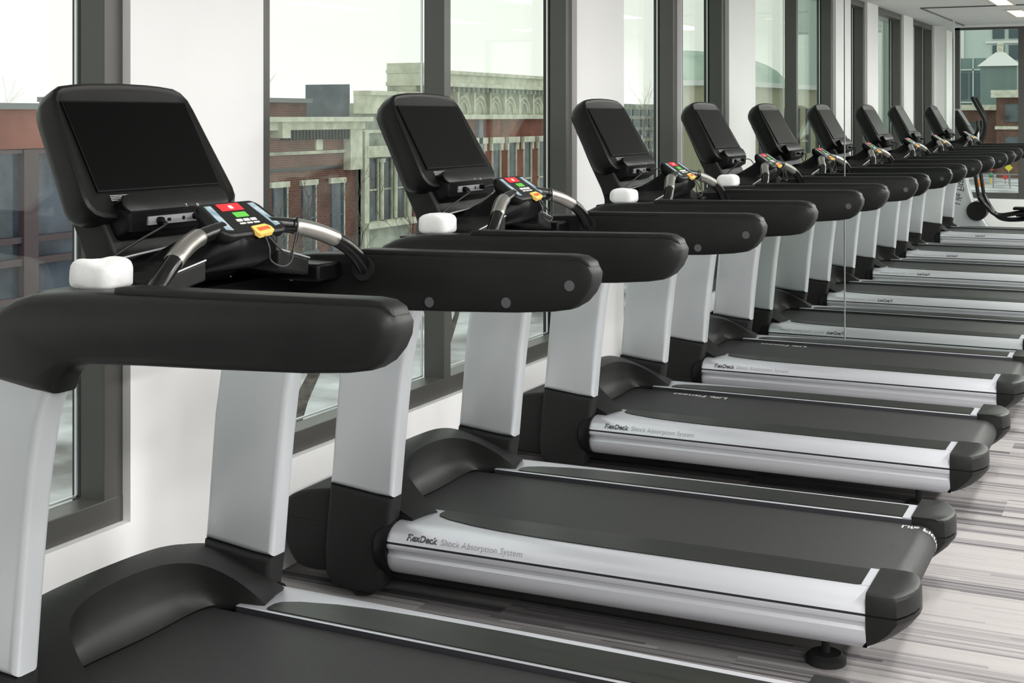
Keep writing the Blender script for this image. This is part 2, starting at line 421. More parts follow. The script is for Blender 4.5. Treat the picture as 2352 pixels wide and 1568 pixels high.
        bm = BM(); box(bm, (.49,s*.408,1.10), (.735,s*.30,1.144)); bevel(link('towel_tray', bm, 'plastic_dark', R), .008)
        # accessory block with bright edge
        bm = BM()
        a = [(.62,s*.135,1.150),(.735,s*.135,1.150),(.735,s*.135,1.196),(.62,s*.135,1.200)]
        b = [(.607,s*.292,1.118),(.713,s*.292,1.118),(.713,s*.292,1.160),(.607,s*.292,1.166)]
        rings(bm, [a, b]); t = bevel(link('accessory_tray', bm, 'plastic_soft', R), .006)
        bm = BM(); tube(bm, [(.737,s*.14,1.197),(.715,s*.291,1.162)], .0022, 8); link('tray_edge', bm, 'silver', t)
        # grip handle with steel heart-rate sensor
        pth = spline([(.735,s*.085,1.262),(.742,s*.14,1.257),(.752,s*.20,1.247),(.770,s*.26,1.230),(.790,s*.32,1.203),(.800,s*.365,1.172),(.803,s*.40,1.140),(.803,s*.425,1.110)], 6)
        bm = BM(); tube(bm, pth, .0205, 14, sq=.92); g = link('grip_handle', bm, 'gloss', R)
        bm = BM(); tube(bm, pth[9:24], [.018]+[.0225]*13+[.018], 14, sq=.92); link('heart_rate_sensor', bm, 'chrome', g)
        bm = BM(); cyl(bm, (.803, s*.399, 1.128), .032, s*.012, 'y', 20); link('handle_socket', bm, 'plastic_soft', g)
    # front hood, an arch over the belt
    Rh = [(0,.375,.388),(.10,.378,.384),(.17,.388,.374),(.225,.412,.359),(.262,.455,.335),(.287,.510,.300),(.300,.572,.257)]
    Eh = [(0,.428,.247),(.12,.424,.247),(.20,.422,.247),(.25,.432,.247),(.272,.462,.247),(.282,.512,.247),(.288,.566,.247)]
    Bh = [(0,.288,.395),(.15,.288,.392),(.25,.290,.383),(.33,.305,.366),(.38,.360,.340),(.405,.450,.302),(.415,.545,.262)]
    full = lambda L: spline([(u, -v, z) for v, u, z in L[:0:-1]] + [(u, v, z) for v, u, z in L], 4)
    bm = BM(); grid = []
    for Rg, E_, B_ in zip(full(Rh), full(Eh), full(Bh)):
        k = max(0., min(1., (Rg.z-.26)/.12))
        Md = (Rg+E_)*.5+V((-.020,0,-.014))*k; M2 = Rg*.8+E_*.2+V((-.010,0,-.003))*k; M3 = Rg*.2+E_*.8+V((-.012,0,-.011))*k
        Tp = (Rg*.5+B_*.5)+V((0,0,.006)); sk = V((B_.x-.02, B_.y*1.003, .19)); lo = E_+V((-.012,0,-.012))
        grid.append([bm.verts.new(p) for p in (sk, B_, Tp, Rg, M2, Md, M3, E_, lo)])
    n = len(grid)-1
    for i in range(n):
        for j in range(8): bm.faces.new((grid[i][j], grid[i+1][j], grid[i+1][j+1], grid[i][j+1]))
    for g_ in (grid[0], grid[-1]): bm.faces.new(g_)
    link('front_hood', bm, 'plastic', R, angle=42)
    # motor cover
    bm = BM(); pp = smoothpoly([(.074,.222),(.080,.265),(.110,.297),(.17,.318),(.25,.333),(.30,.333),(.32,.30),(.32,.07),(.15,.060),(.105,.105),(.080,.165)], 2)
    prism(bm, pp, -.452, .452, UZ, .014, 3); mc = link('motor_cover', bm, 'plastic_soft', R)
    bm = BM(); box(bm, (.082,-.4535,.2195), (.27,.4535,.2235)); link('cover_seam', bm, 'rubber', mc, smooth=False)
    # console
    OUT = [(-.198,-.046),(-.15,-.052),(-.10,-.0555),(0,-.058),(.10,-.0555),(.15,-.052),(.198,-.046),(.222,-.034),(.238,-.012),(.244,.02),(.252,.10),(.262,.19),(.268,.245),(.264,.270),(.250,.289),(.228,.299),(.19,.304),(.10,.310),(0,.312),(-.10,.310),(-.19,.304),(-.228,.299),(-.250,.289),(-.264,.270),(-.268,.245),(-.262,.19),(-.252,.10),(-.244,.02),(-.238,-.012),(-.222,-.034)]
    bm = BM(); rs = []
    for d, i in ((-.004,.020),(0,.010),(-.004,.002),(-.010,0),(-.045,.001),(-.072,.010),(-.092,.026),(-.104,.046)):
        rs.append([con(v, a, d) for v, a in inset(OUT, i)])
    rings(bm, rs); hs = link('console_housing', bm, 'housing', R, angle=32)
    bm = BM(); prism(bm, [(-.216,-.003),(.216,-.003),(.216,.2357),(-.216,.2357)], -.002, .0002, lambda a, b, v: con(a, b, v)); link('screen_bezel', bm, 'plastic_dark', hs, smooth=False)
    bm = BM(); prism(bm, [(-.212,.001),(.212,.001),(.212,.2317),(-.212,.2317)], -.002, .0009, lambda a, b, v: con(a, b, v)); link('screen', bm, 'screen', hs, smooth=False)
    bm = BM()
    for k, (y0_, wd) in enumerate(((.2465,.10),(.2505,.055),(.2545,.05),(.2585,.045))):
        x = -.185
        random.seed(3+k)
        while x < -.185+wd:
            w = random.uniform(.002,.006); prism(bm, [(x,y0_),(x+w,y0_),(x+w,y0_+.0018),(x,y0_+.0018)], 0, .0008, lambda a, b, v: con(a, b, v)); x += w+.0012
    link('caution_print', bm, 'letter_light', hs, smooth=False); bm = BM(); x = -.06
    while x < .17:
        w = random.uniform(.003,.008); prism(bm, [(x,.2445),(x+w,.2445),(x+w,.2465),(x,.2465)], 0, .0008, lambda a, b, v: con(a, b, v)); x += w+.002
    link('model_print', bm, 'letter_light', hs, smooth=False)
    # lower control flap
    FL = smoothpoly([(-.182,.262),(-.150,.256),(0,.250),(.150,.254),(.186,.262),(.190,.290),(.178,.306),(.10,.315),(0,.318),(-.10,.315),(-.165,.307),(-.184,.292)], 1)
    bm = BM(); rs = []
    for d, i in ((-.03,.004),(.018,.002),(.024,0),(.027,.0015),(.028,.004)): rs.append([con(v, a, d) for v, a in inset(FL, i)])
    rings(bm, rs); fl = link('control_flap', bm, 'housing', hs, angle=32)
    bm = BM()
    ic = lambda cx: (lambda x, y: con(cx+x, .303-y, .0288))
    add_text(bm, 'Y', .013, ic(.018)); prism(bm, rrect(.0185,.3035,.027,.306,.001), .028, .0288, lambda a, b, v: con(a, b, v)); link('usb_symbol', bm, 'letter_white', fl, smooth=False); bm = BM()
    add_text(bm, 'o', .016, ic(.058)); prism(bm, [(.060,.3045),(.062,.3045),(.062,.309),(.060,.309)], .028, .0288, lambda a, b, v: con(a, b, v))
    link('headphone_symbol', bm, 'letter_white', fl, smooth=False)
    # box with sockets below the console
    bm = BM(); pp = [(.452,1.272),(.455,1.250),(.47,1.236),(.52,1.236),(.552,1.255),(.556,1.300),(.52,1.31),(.455,1.31)]
    prism(bm, pp, -.185, .16, UZ, .012, 3); pb = link('socket_box', bm, 'plastic_dark', R)
    bm = BM(); prism(bm, [(-.127,1.268),(.056,1.268),(.056,1.288),(-.127,1.288)], .55, .5585, lambda a, b, v: (v, a, b)); ps = link('socket_strip', bm, 'port', pb, smooth=False)
    bm = BM(); box(bm, (.558,-.062,1.274), (.5592,-.050,1.281)); link('usb_socket', bm, 'plastic_dark', ps)
    for yy_, zz_, rr_, hh_, nm_ in ((-.005,1.278,.005,.0034,'jack_socket'),(-.092,1.277,.009,.014,'jack_plug'),(.034,1.280,.008,.022,'jack_plug')):
        bm = BM(); cyl(bm, (.556,yy_,zz_), rr_, hh_, 'x', 12); link(nm_, bm, 'plastic_dark', ps)
    bm = BM(); tube(bm, spline([(.568,-.092,1.277),(.585,-.10,1.268),(.565,-.17,1.235),(.545,-.25,1.195),(.53,-.29,1.172),(.52,-.30,1.15)], 6), .0032, 8); link('audio_cable', bm, 'cord', R)
    bm = BM(); tube(bm, spline([(.576,.034,1.280),(.59,.06,1.284),(.60,.10,1.272),(.62,.11,1.235),(.64,.09,1.205)], 6), .0026, 8); link('audio_cable', bm, 'cord', R)
    # neck carrying the console
    bm = BM(); pp = smoothpoly([(.300,1.47),(.335,1.40),(.370,1.32),(.405,1.25),(.438,1.185),(.455,1.11),(.56,1.11),(.540,1.185),(.505,1.255),(.455,1.33),(.41,1.42),(.36,1.50)], 1)
    prism(bm, pp, -.205, .205, UZ, .012, 3); link('console_neck', bm, 'plastic', R)
    # dashboard: wide bar that swells into the apron under the pod
    Pc = [(.455,1.195),(.52,1.205),(.60,1.222),(.660,1.262),(.700,1.300),(.755,1.262),(.782,1.235),(.778,1.205),(.750,1.182),(.700,1.164),(.640,1.150),(.580,1.139),(.500,1.128),(.455,1.120)]
    Pm = [(.455,1.180),(.50,1.185),(.55,1.188),(.59,1.190),(.62,1.188),(.650,1.184),(.668,1.176),(.670,1.166),(.660,1.156),(.640,1.148),(.600,1.140),(.560,1.132),(.500,1.124),(.455,1.118)]
    Ps = [(.515,1.125),(.53,1.130),(.55,1.133),(.57,1.133),(.59,1.132),(.61,1.129),(.625,1.124),(.628,1.112),(.622,1.102),(.60,1.094),(.58,1.088),(.56,1.084),(.53,1.082),(.515,1.082)]
    def mixp(A, B, w): return [(a[0]*(1-w)+b[0]*w, a[1]*(1-w)+b[1]*w) for a, b in zip(A, B)]
    sm = lambda x: max(0., min(1., x))**2*(3-2*max(0., min(1., x)))
    bm = BM(); rs = []
    for i in range(43):
        v = -.405+.81*i/42; a = abs(v)
        q = mixp(Pc, Pm, sm((a-.055)/.13)) if a < .19 else mixp(Pm, Ps, sm((a-.19)/.20))
        rs.append([(u, v, z) for u, z in q])
    rings(bm, rs); link('dashboard', bm, 'plastic_dark', R, angle=50)
    bm = BM(); prism(bm, [(.47,1.00),(.56,.99),(.585,1.04),(.580,1.105),(.52,1.11),(.46,1.10)], -.404, .404, UZ, .008, 3); link('cross_beam', bm, 'plastic_dark', R)
    bm = BM(); tube(bm, spline([(.52,-.26,1.187),(.575,-.16,1.208),(.61,-.05,1.222),(.615,.05,1.222)], 6), .003, 8); link('dash_trim', bm, 'port', R)
    # control pod
    bm = BM(); PO = rrect(-.122,-.004,.122,.122,.034,7); rs = []
    PO = [(v*(1.0 if a > .06 else .93), a) for v, a in PO]
    for d, i in ((-.045,.030),(-.034,.012),(-.020,.002),(-.012,0),(-.004,.001),(0,.006)): rs.append([pod(v, a, d) for v, a in inset(PO, i)])
    rings(bm, rs); po = link('control_pod', bm, 'plastic', R, angle=30)
    P3 = lambda a, b, v: pod(a, b, v)
    bm = BM(); prism(bm, inset(PO, .009), -.001, .0006, P3); link('keypad', bm, 'gloss', po, smooth=False)
    for s in (-1, 1):
        bm = BM(); prism(bm, [(s*.091,.012),(s*.068,.012),(s*.078,.104),(s*.101,.100)], 0, .0016, P3); link('speed_keys', bm, 'keyblue', po, smooth=False)
    bm = BM(); prism(bm, rrect(-.048,.008,.034,.034,.002), 0, .0018, P3); k = link('stop_key', bm, 'red', po, smooth=False)
    bm = BM(); prism(bm, rrect(-.012,.016,.002,.028,.002), .001, .0022, P3); link('stop_symbol', bm, 'letter_white', k, smooth=False)
    bm = BM(); prism(bm, rrect(-.022,.042,.026,.060,.002), 0, .0018, P3); link('start_key', bm, 'green', po, smooth=False)
    bm = BM()
    for r_ in range(2):
        for c_ in range(3):
            x = -.034+.026*c_; y = .067+.014*r_
            prism(bm, rrect(x, y, x+.021, y+(.009 if r_ == 0 else .005), .001), 0, .0016, P3)
    link('white_keys', bm, 'letter_white', po, smooth=False)
    bm = BM(); prism(bm, [(-.012,.100),(.042,.096),(.054,.106),(.054,.120),(.042,.128),(-.012,.134),(-.016,.117)], -.006, .004, P3); cl = link('safety_clip', bm, 'yellow', R, angle=20)
    bm = BM(); prism(bm, [(-.002,.109),(.042,.106),(.044,.116),(-.002,.121)], .0038, .0055, P3); link('clip_tab', bm, 'orange', cl, smooth=False)
    bm = BM(); tube(bm, spline([(.785,.012,1.245),(.80,.010,1.215),(.803,.012,1.185),(.808,.05,1.168),(.80,.095,1.176),(.79,.12,1.21),(.775,.155,1.245),(.765,.17,1.272),(.752,.185,1.268),(.77,.165,1.225),(.79,.10,1.19),(.80,.05,1.21),(.79,.02,1.24)], 7), .0022, 8)
    link('safety_cord', bm, 'cord', cl)
    return R

tread0 = make_treadmill()
def copy_tree(o, parent=None):
    c = o.copy(); COL.objects.link(c); c.parent = parent
    for ch in list(o.children): copy_tree(ch, c)
    return c
GR = 'treadmills in the row along the windows'
TM = [(.0019, 2.6259, -.0197, 'black and silver treadmill nearest the camera, its belt and left handrail cut by the frame'),
      (.0052, 4.1289, .0113, 'second treadmill from the camera, its whole silver side rail in view above the striped carpet'),
      (-.001, 5.8095, -.0058, 'third treadmill from the camera, with white lettering on the front end of its belt'),
      (-.0061, 7.3383, .0027, 'fourth treadmill from the camera, standing right beside the wall mirror'),
      (0, .46, 0, 'treadmill seen only in the mirror, behind the four that stand in view')]
treads = []
for i, (x, y, a, lab) in enumerate(TM):
    o = tread0 if i == 0 else copy_tree(tread0)
    o.location = (x, y, 0); o.rotation_euler = (0, 0, a)
    tag(o, lab, 'treadmill', GR); treads.append(o)
# white writing on the belts, where each belt happened to stop
for i, pos in ((1, 'tail'), (2, 'head'), (3, 'head')):
    bm = BM()
    if pos == 'head': add_text(bm, 'Life Fitness', .055, lambda x, y: (.88-x, .235-y, .2388), .0008, width=.26)
    else:
        def ft(x, y):
            u = 1.93+x; r = .0508
            if u < 1.985: return (u, .245-y, .188+r)
            a = (u-1.985)/.05
            return (1.985+r*math.sin(a), .245-y, .188+r*math.cos(a))
        add_text(bm, 'Life Fitness', .04, ft, .0008, width=.17)
    link('belt_lettering', bm, 'letter_light', treads[i], smooth=False)

# towels
def make_towel(seed):
    bm = BM(); rs = []; nu = 16
    for i in range(nu+1):
        u = (-.083+.166*i/nu)*(.76 if seed == 1 else .66); e = 1-abs(2*i/nu-1)**6*.45
        ring = []
        for k in range(28):
            a = 2*math.pi*k/28; ca, sa = math.cos(a), math.sin(a)
            y = .047*math.copysign(abs(ca)**.38, ca)*e; z = .030+.029*math.copysign(abs(sa)**.42, sa)*e + (.006*(1-abs(2*i/nu-1)**2) if sa > 0 else 0)
            nn = noise.noise(V((u*22+seed*3.1, y*22, z*22)))*(.011 if seed == 1 else .004) if sa > -.6 else 0
            ring.append((u+(nn*1.0 if abs(2*i/nu-1) > .9 else 0), y*(1+nn*8), z+nn))
        rs.append(ring)
    rings(bm, rs)
    return bm
TW = [('folded white towel on the nearest treadmill, with a rumpled upper fold', 1), ('smooth folded white towel on the second treadmill from the camera', 2),
      ('folded white towel on the tray of the third treadmill from the camera', 3), ('folded white towel on the treadmill right beside the mirror', 4)]
for (lab, sd), (x, y, a, _) in zip(TW, TM):
    o = link('folded_towel', make_towel(sd), 'towel', angle=60)
    c, s = math.cos(a), math.sin(a); u, v = (.628, -.352) if sd == 1 else (.600, -.352)
    o.location = (x+u*c-v*s, y+u*s+v*c, 1.1495); o.rotation_euler = (0,0,a)
    tag(o, lab, 'towel', 'folded towels on the treadmills')

# ------------------------------------------------------------------ room shell
ZT, ZS = 2.62, .357        # window head and sill
YB, YM, XR = -2.10, 8.005, 7.0
bm = BM(); box(bm, (-.15, YB-.2, -.05), (XR+.1, YM+.2, 0)); struct('floor', bm, 'carpet', smooth=False)
bm = BM(); box(bm, (-.45, YB-.2, ZT), (XR+.1, YM+.2, ZT+.12)); struct('ceiling', bm, 'ceil', smooth=False)
# window openings in the long wall (y ranges at the wall face)
OPN = [(-2.02,-.41),(.21,1.72),(2.28,3.063),(3.702,6.350),(7.006,7.99)]
bm = BM(); box(bm, (-.165,YB-.2,0), (0,YM+.2,ZS)); e0 = YB-.2
for a, b in OPN + [(YM+.2, YM+.2)]:
    if a > e0: box(bm, (-.165,e0,ZS), (0,a,ZT))
    e0 = b
wl = struct('wall_left', bm, 'wall', smooth=False)
bm = BM(); box(bm, (0,YB,0), (.012,YM,.098)); bl = struct('baseboard_left', bm, 'wall', smooth=False); bevel(bl, .003, 2)
bm = BM(); box(bm, (0,YM+.012,0), (XR,YM+.15,ZT)); struct('wall_far', bm, 'wall', smooth=False)
bm = BM(); box(bm, (XR,YB,0), (XR+.1,YM+.1,ZT)); struct('wall_right', bm, 'wall', smooth=False)
BW = [(.225, .995), (1.065, 1.84), (4.2, 6.2)]
bm = BM(); x0 = 0.
box(bm, (0,YB-.16,0), (XR,YB,.43)); box(bm, (0,YB-.16,ZT-.03), (XR,YB,ZT))
for a, b in [(.225,1.84),(4.2,6.2),(XR,XR)]:
    if a > x0: box(bm, (x0,YB-.16,.43), (a,YB,ZT-.03))
    x0 = b
struct('wall_back', bm, 'wall', smooth=False)
XF, XB, XG = -.028, -.115, -.122
def make_window(n, y0, y1, mull=None, label=None):
    R = empty('window_%d' % n, (0, 0, 0)); R['kind'] = 'structure'
    fw = .076
    bm = BM()
    box(bm, (XB,y0,ZS), (XF,y0+fw,ZT)); box(bm, (XB,y1-fw,ZS), (XF,y1,ZT)); box(bm, (XB+.001,y0+.0005,ZS+.0005), (XF+.0015,y1-.0005,ZS+.075)); box(bm, (XB+.001,y0+.0005,ZT-.06), (XF+.0015,y1-.0005,ZT-.0005))
    bevel(link('window_frame', bm, 'frame', R, smooth=False), .002, 2)
    # deep sash seat behind the frame, closes against the wall
    bm = BM(); box(bm, (-.158,y0+.001,ZS), (XB-.001,y0+fw-.012,ZT-.001)); box(bm, (-.158,y1-fw+.012,ZS), (XB-.001,y1-.001,ZT-.001)); box(bm, (-.157,y0+fw-.011,ZS+.001), (XB-.002,y1-fw+.011,ZS+.055))
    link('window_gasket', bm, 'frame_in', R, smooth=False)
    edges = [y0+fw, y1-fw]
    if mull:
        bm = BM(); box(bm, (XB-.005,mull-.0285,ZS+.07), (XF+.004,mull+.0285,ZT)); bevel(link('mullion', bm, 'frame', R, smooth=False), .002, 2)
        bays = [(y0+fw, mull-.0285), (mull+.0285, y1-fw)]
    else: bays = [(y0+fw, y1-fw)]
    for a, b in bays:
        bm = BM()
        for q in (a, b):
            s = 1 if q == a else -1
            box(bm, (XG-.012, min(q, q+s*.006), ZS+.075), (XG-.004, max(q, q+s*.006), ZT-.06))
        box(bm, (XG-.012, a, ZS+.075), (XG-.004, b, ZS+.081)); link('glazing_spacer', bm, 'spacer', R, smooth=False)
        bm = BM(); box(bm, (XG-.004, a-.01, ZS+.06), (XG, b+.01, ZT-.05)); link('glass_pane', bm, 'glass', R, smooth=False)
        bm = BM(); box(bm, (XG-.022, a-.01, ZS+.06), (XG-.018, b+.01, ZT-.05)); link('glass_pane', bm, 'glass', R, smooth=False)
    return R
for i, (a, b) in enumerate(OPN):
    make_window(i+1, a, b, {3: 5.022, 0: -1.25}.get(i))
# back wall windows
def make_back_window(n, x0, x1, mulls):
    R = empty('window_%d' % n); R['kind'] = 'structure'
    y0, y1 = YB-.115, YB-.028; z0, z1 = .43, ZT-.03
    bm = BM(); box(bm, (x0,y0,z0), (x0+.07,y1,z1)); box(bm, (x1-.07,y0,z0), (x1,y1,z1)); box(bm, (x0,y0,z0), (x1,y1,z0+.075)); box(bm, (x0,y0,z1-.03), (x1,y1,z1))
    for m_ in mulls: box(bm, (m_-.035,y0,z0), (m_+.035,y1+.004,z1))
    link('window_frame', bm, 'frame', R, smooth=False)
    bm = BM(); box(bm, (x0,y0-.01,z0), (x1,y0-.006,z1)); link('glass_pane', bm, 'glass', R, smooth=False)
make_back_window(6, .225, 1.84, [1.03]); make_back_window(7, 4.2, 6.2, [5.2])
# ceiling grooves and mirror edge trims
bm = BM(); box(bm, (.345,YB,ZT-.012), (.357,1.26,ZT)); box(bm, (.345,1.255,ZT-.012), (3.2,1.267,ZT)); struct('trim_1', bm, 'frame', smooth=False)
# mirror wall, two panels with a fine joint, tilted very slightly as it hangs
rx = .00267; 
def mirror(x0, x1, lab, z1=2.60):
    bm = BM(); box(bm, (x0,0,.012), (x1,.006,z1))
    o = link('wall_mirror', bm, ['mirror'], smooth=False); o.location = (0, YM, 0); o.rotation_euler = (rx, 0, 0)
    ob = o; tag(o, lab, 'mirror', 'wall mirror panels')
    bm = BM(); box(bm, (x0,-.0012,.012), (x0+.0035,.0068,z1)); e = link('polished_edge', bm, 'spacer', o, smooth=False)
    return o
mirror(.003, .984, 'tall mirror panel between the window corner and the fine vertical joint')
mirror(.989, 4.6, 'wide mirror panel right of the joint, reflecting the ellipticals and back window')
# recessed ceiling lights
def make_light(x, y0, y1, lab, grp, w=.16, power=None):
    R = empty('ceiling_light', ((x), (y0+y1)/2, ZT)); tag(R, lab, 'light', grp)
    L = (y1-y0)/2
    bm = BM(); box(bm, (-w/2-.012,-L-.012,-.012), (-w/2,L+.012,0)); box(bm, (w/2,-L-.012,-.012), (w/2+.012,L+.012,0)); box(bm, (-w/2,-L-.012,-.012), (w/2,-L,0)); box(bm, (-w/2,L,-.012), (w/2,L+.012,0))
    link('light_trim', bm, 'lampframe', R, smooth=False)
    bm = BM(); box(bm, (-w/2,-L,-.006), (w/2,L,-.002)); link('diffuser', bm, 'led', R, smooth=False)
    return R
make_light(1.20, 1.32, 2.5, 'recessed strip light seen in the mirror, at the top edge of the picture', 'recessed ceiling lights')
make_light(1.20, -.65, .55, 'recessed strip light seen in the mirror, lower one nearest the back window', 'recessed ceiling lights')
for xx in (2.6, 4.6):
    for yy in (-.6, 1.9, 4.4, 6.7):
        make_light(xx, yy-.6, yy+.6, 'recessed strip light of the room ceiling, out of the direct view', 'recessed ceiling lights of the room', w=.3)
def area(name, loc, sx, sy, power, rot=(0,0,0), col=(1,.99,.97)):
    l = bpy.data.lights.new(name, 'AREA'); l.shape = 'RECTANGLE'; l.size = sx; l.size_y = sy; l.energy = power; l.color = col
    o = bpy.data.objects.new(name, l); COL.objects.link(o); o.location = loc; o.rotation_euler = rot
    return o
LP = .555
for xx in (2.6, 4.6):
    for yy in (-.6, 1.9, 4.4, 6.7): area('ceiling_lamp', (xx, yy, ZT-.02), .3, 1.2, (70 if xx < 3 else 215)*LP)

# ------------------------------------------------------------------ elliptical trainer (seen in the mirror)
def make_elliptical():
    R = empty('elliptical_trainer')
    bm = BM(); box(bm, (.35,-.28,.03), (1.95,-.20,.10)); box(bm, (.35,.20,.03), (1.95,.28,.10)); box(bm, (.35,-.28,.03), (.45,.28,.10)); box(bm, (1.85,-.30,.02), (1.95,.30,.11)); bevel(link('base_frame', bm, 'silver', R), .012)
    bm = BM(); pp = smoothpoly([(.22,.06),(.20,.30),(.26,.60),(.33,.95),(.40,1.16),(.47,1.16),(.46,.95),(.50,.60),(.60,.34),(.75,.14),(.78,.06)], 2); prism(bm, pp, -.09, .09, UZ, .02, 3); sh = link('mast_shroud', bm, 'silver', R)
    bm = BM(); add_text(bm, 'Life Fitness', .11, lambda x, y: (.335+.10*x/.42+y*.97, .0915, .42+x-y*.24), .001, width=.42); link('shroud_lettering', bm, 'letter_dark', sh, smooth=False)
    bm = BM(); cyl(bm, (.60,-.13,.34), .115, .26, 'y', 28); link('flywheel_cover', bm, 'plastic', R)
    bm = BM(); pp = [(.30,1.50),(.36,1.58),(.56,1.26),(.60,1.14),(.48,1.12),(.40,1.28)]; prism(bm, smoothpoly(pp, 1), -.19, .19, UZ, .012, 3); c = link('console_housing', bm, 'housing', R)
    bm = BM(); prism(bm, [(.375,1.555),(.50,1.355),(.506,1.359),(.381,1.559)], -.15, .15, UZ); link('screen', bm, 'screen', c, smooth=False)
    for s in (-1, 1):
        ph = .12 if s > 0 else -.05
        bm = BM(); tube(bm, spline([(.55+ph*.2,s*.30,1.70),(.60+ph*.2,s*.31,1.60),(.68+ph*.3,s*.31,1.42),(.66+ph*.3,s*.29,1.25),(.58,s*.27,1.05),(.60,s*.26,.80),(.64,s*.25,.52)], 6), .022, 10); link('moving_arm', bm, 'plastic', R)
        bm = BM(); tube(bm, spline([(.64,s*.25,.52),(.72,s*.23,.38+ph*.3),(.85,s*.2,.26+ph*.4),(1.10,s*.17,.27+ph*.6),(1.45,s*.16,.33+ph*.6)], 6), .028, 10); link('pedal_arm', bm, 'gloss', R)
        bm = BM(); box(bm, (1.02,s*.17-.08,.30+ph*.6), (1.42,s*.17+.08,.335+ph*.6)); bevel(link('foot_pedal', bm, 'plastic_dark', R), .014)
        bm = BM(); tube(bm, spline([(.50,s*.06,1.18),(.56,s*.14,1.22),(.62,s*.18,1.30),(.62,s*.18,1.42)], 5), .016, 10); link('fixed_grip', bm, 'gloss', R)
    bm = BM(); prism(bm, rrect(-.05,1.20,.05,1.29,.03), .60, .612, lambda a, b, v: (v, a, b)); link('front_badge', bm, 'letter_white', R)
    return R
el = make_elliptical(); el.location = (.02, -1.22, 0)
tag(el, 'black and silver elliptical trainer reflected at the right end of the mirror', 'elliptical')
# floor-to-ceiling glass edged post by the ellipticals
R = empty('glass_post', (.37,-.68,0)); tag(R, 'narrow mirrored floor to ceiling post with two bright edges, beside the elliptical', 'post')
bm = BM(); box(bm, (-.042,-.012,0), (.042,.012,ZT)); link('mirror_core', bm, 'mirror', R, smooth=False)
for s in (-1, 1):
    bm = BM(); box(bm, (s*.050-.008,-.016,0), (s*.050+.008,.016,ZT)); link('edge_strip', bm, 'spacer', R, smooth=False)

# ------------------------------------------------------------------ outside
GZ = -5.0
bm = BM(); box(bm, (-120,-330,GZ-.2), (-.6,200,GZ)); g = link('snowy_ground', bm, 'snow', smooth=False); tag(g, 'patchy snow and pavement below the windows', 'ground', kind='structure')
bm = BM(); box(bm, (-.6,-330,GZ-.2), (40,-2.6,GZ)); g = link('street_ground', bm, 'asphalt', smooth=False); tag(g, 'wet street seen through the back window', 'ground', kind='structure')
FX = -24.
def win(parent, y0, y1, z0, z1, x=FX, trim='cream_l', sash='cream_l', hood=.0, pane='bpane', pd=.16):
    bm = BM(); t = .09
    box(bm, (x-.06,y0,z0), (x+.07,y0+t*.6,z1)); box(bm, (x-.06,y1-t*.6,z0), (x+.07,y1,z1)); box(bm, (x-.06,y0,(z0+z1)/2-.03), (x+.04,y1,(z0+z1)/2+.03)); box(bm, (x-.06,y0-.08,z0-.14), (x+.16,y1+.08,z0))
    if hood: box(bm, (x-.06,y0-.16,z1), (x+.16,y1+.16,z1+hood)); box(bm, (x-.05,y0-.16,z1-.32), (x+.10,y0,z1)); box(bm, (x-.05,y1,z1-.32), (x+.10,y1+.16,z1))
    f = link('window', bm, trim, parent, smooth=False)
    bm = BM(); box(bm, (x-.04,y0+.02,z0), (x+.006,y1-.02,z1)); link('pane', bm, pane, f, smooth=False)
    return f
def part(name, m, parent, *boxes):
    bm = BM()
    for a, b in boxes: box(bm, a, b)
    return link(name, bm, m, parent, smooth=False)
# storefront building, far left
B = empty('storefront_building', (0,0,0)); tag(B, 'low red and plum storefront building across the street, at the far left', 'building')
part('wall', 'redband', B, ((FX-9,19,.66),(FX,33.6,1.72)), ((FX-9,19,GZ),(FX-.25,33.6,.66)))
part('coping', 'roofgrey', B, ((FX-9,18.9,1.70),(FX+.12,33.7,1.86)))
part('glazing', 'bpane_d', B, ((FX-.26,19,GZ),(FX-.14,33.6,.66)))
for y in (21.2, 23.7, 26.35, 29.0, 31.6):
    part('post', 'purple', B, ((FX-.2,y,GZ),(FX+.06,y+.50,.66)))
part('transom', 'purple', B, ((FX-.2,19,-1.76),(FX,33.6,-1.60)), ((FX-.2,19,-2.34),(FX+.02,33.6,-2.16)), ((FX-.2,19,-3.3),(FX,33.6,-3.16)), ((FX-.2,19,.56),(FX,33.6,.68)))
# red brick building with cream cornice
B = empty('brick_building', (0,0,0)); tag(B, 'weathered red brick building with a cream cornice, seen left of the stone one', 'building')
part('wall', 'brick', B, ((FX-9,34.0,GZ),(FX,42.4,1.3)))
part('parapet', 'brick', B, ((FX-7,34.0,1.3),(FX-1.4,41.3,2.0)))
part('coping', 'roofgrey', B, ((FX-7.1,34.0,2.0),(FX-1.25,41.5,2.16)))
part('chimney', 'brick', B, ((FX-5,40.6,2.0),(FX-4.5,41.0,2.9)), ((FX-4,38.2,2.1),(FX-3.2,39.8,2.55)))
part('cornice', 'cream_l', B, ((FX-.2,34.0,1.06),(FX+.35,42.5,1.34)), ((FX-.2,34.0,1.34),(FX+.62,42.65,1.50)), ((FX-.2,37.15,.80),(FX+.5,37.6,1.5)))
for k in range(24): part('bracket', 'groove', B, ((FX,37.7+k*.2,.72),(FX+.28,37.78+k*.2,1.06)))
part('string_course', 'cream', B, ((FX-.1,34.0,.22),(FX+.10,42.4,.33)))
part('lintel_band', 'groove', B, ((FX-.1,34.0,-.33),(FX+.05,41.4,-.23)))
part('pilaster', 'cream_l', B, ((FX-.1,41.6,-.4),(FX+.3,42.4,1.2)), ((FX-.1,39.75,.35),(FX+.08,40.15,1.0)))
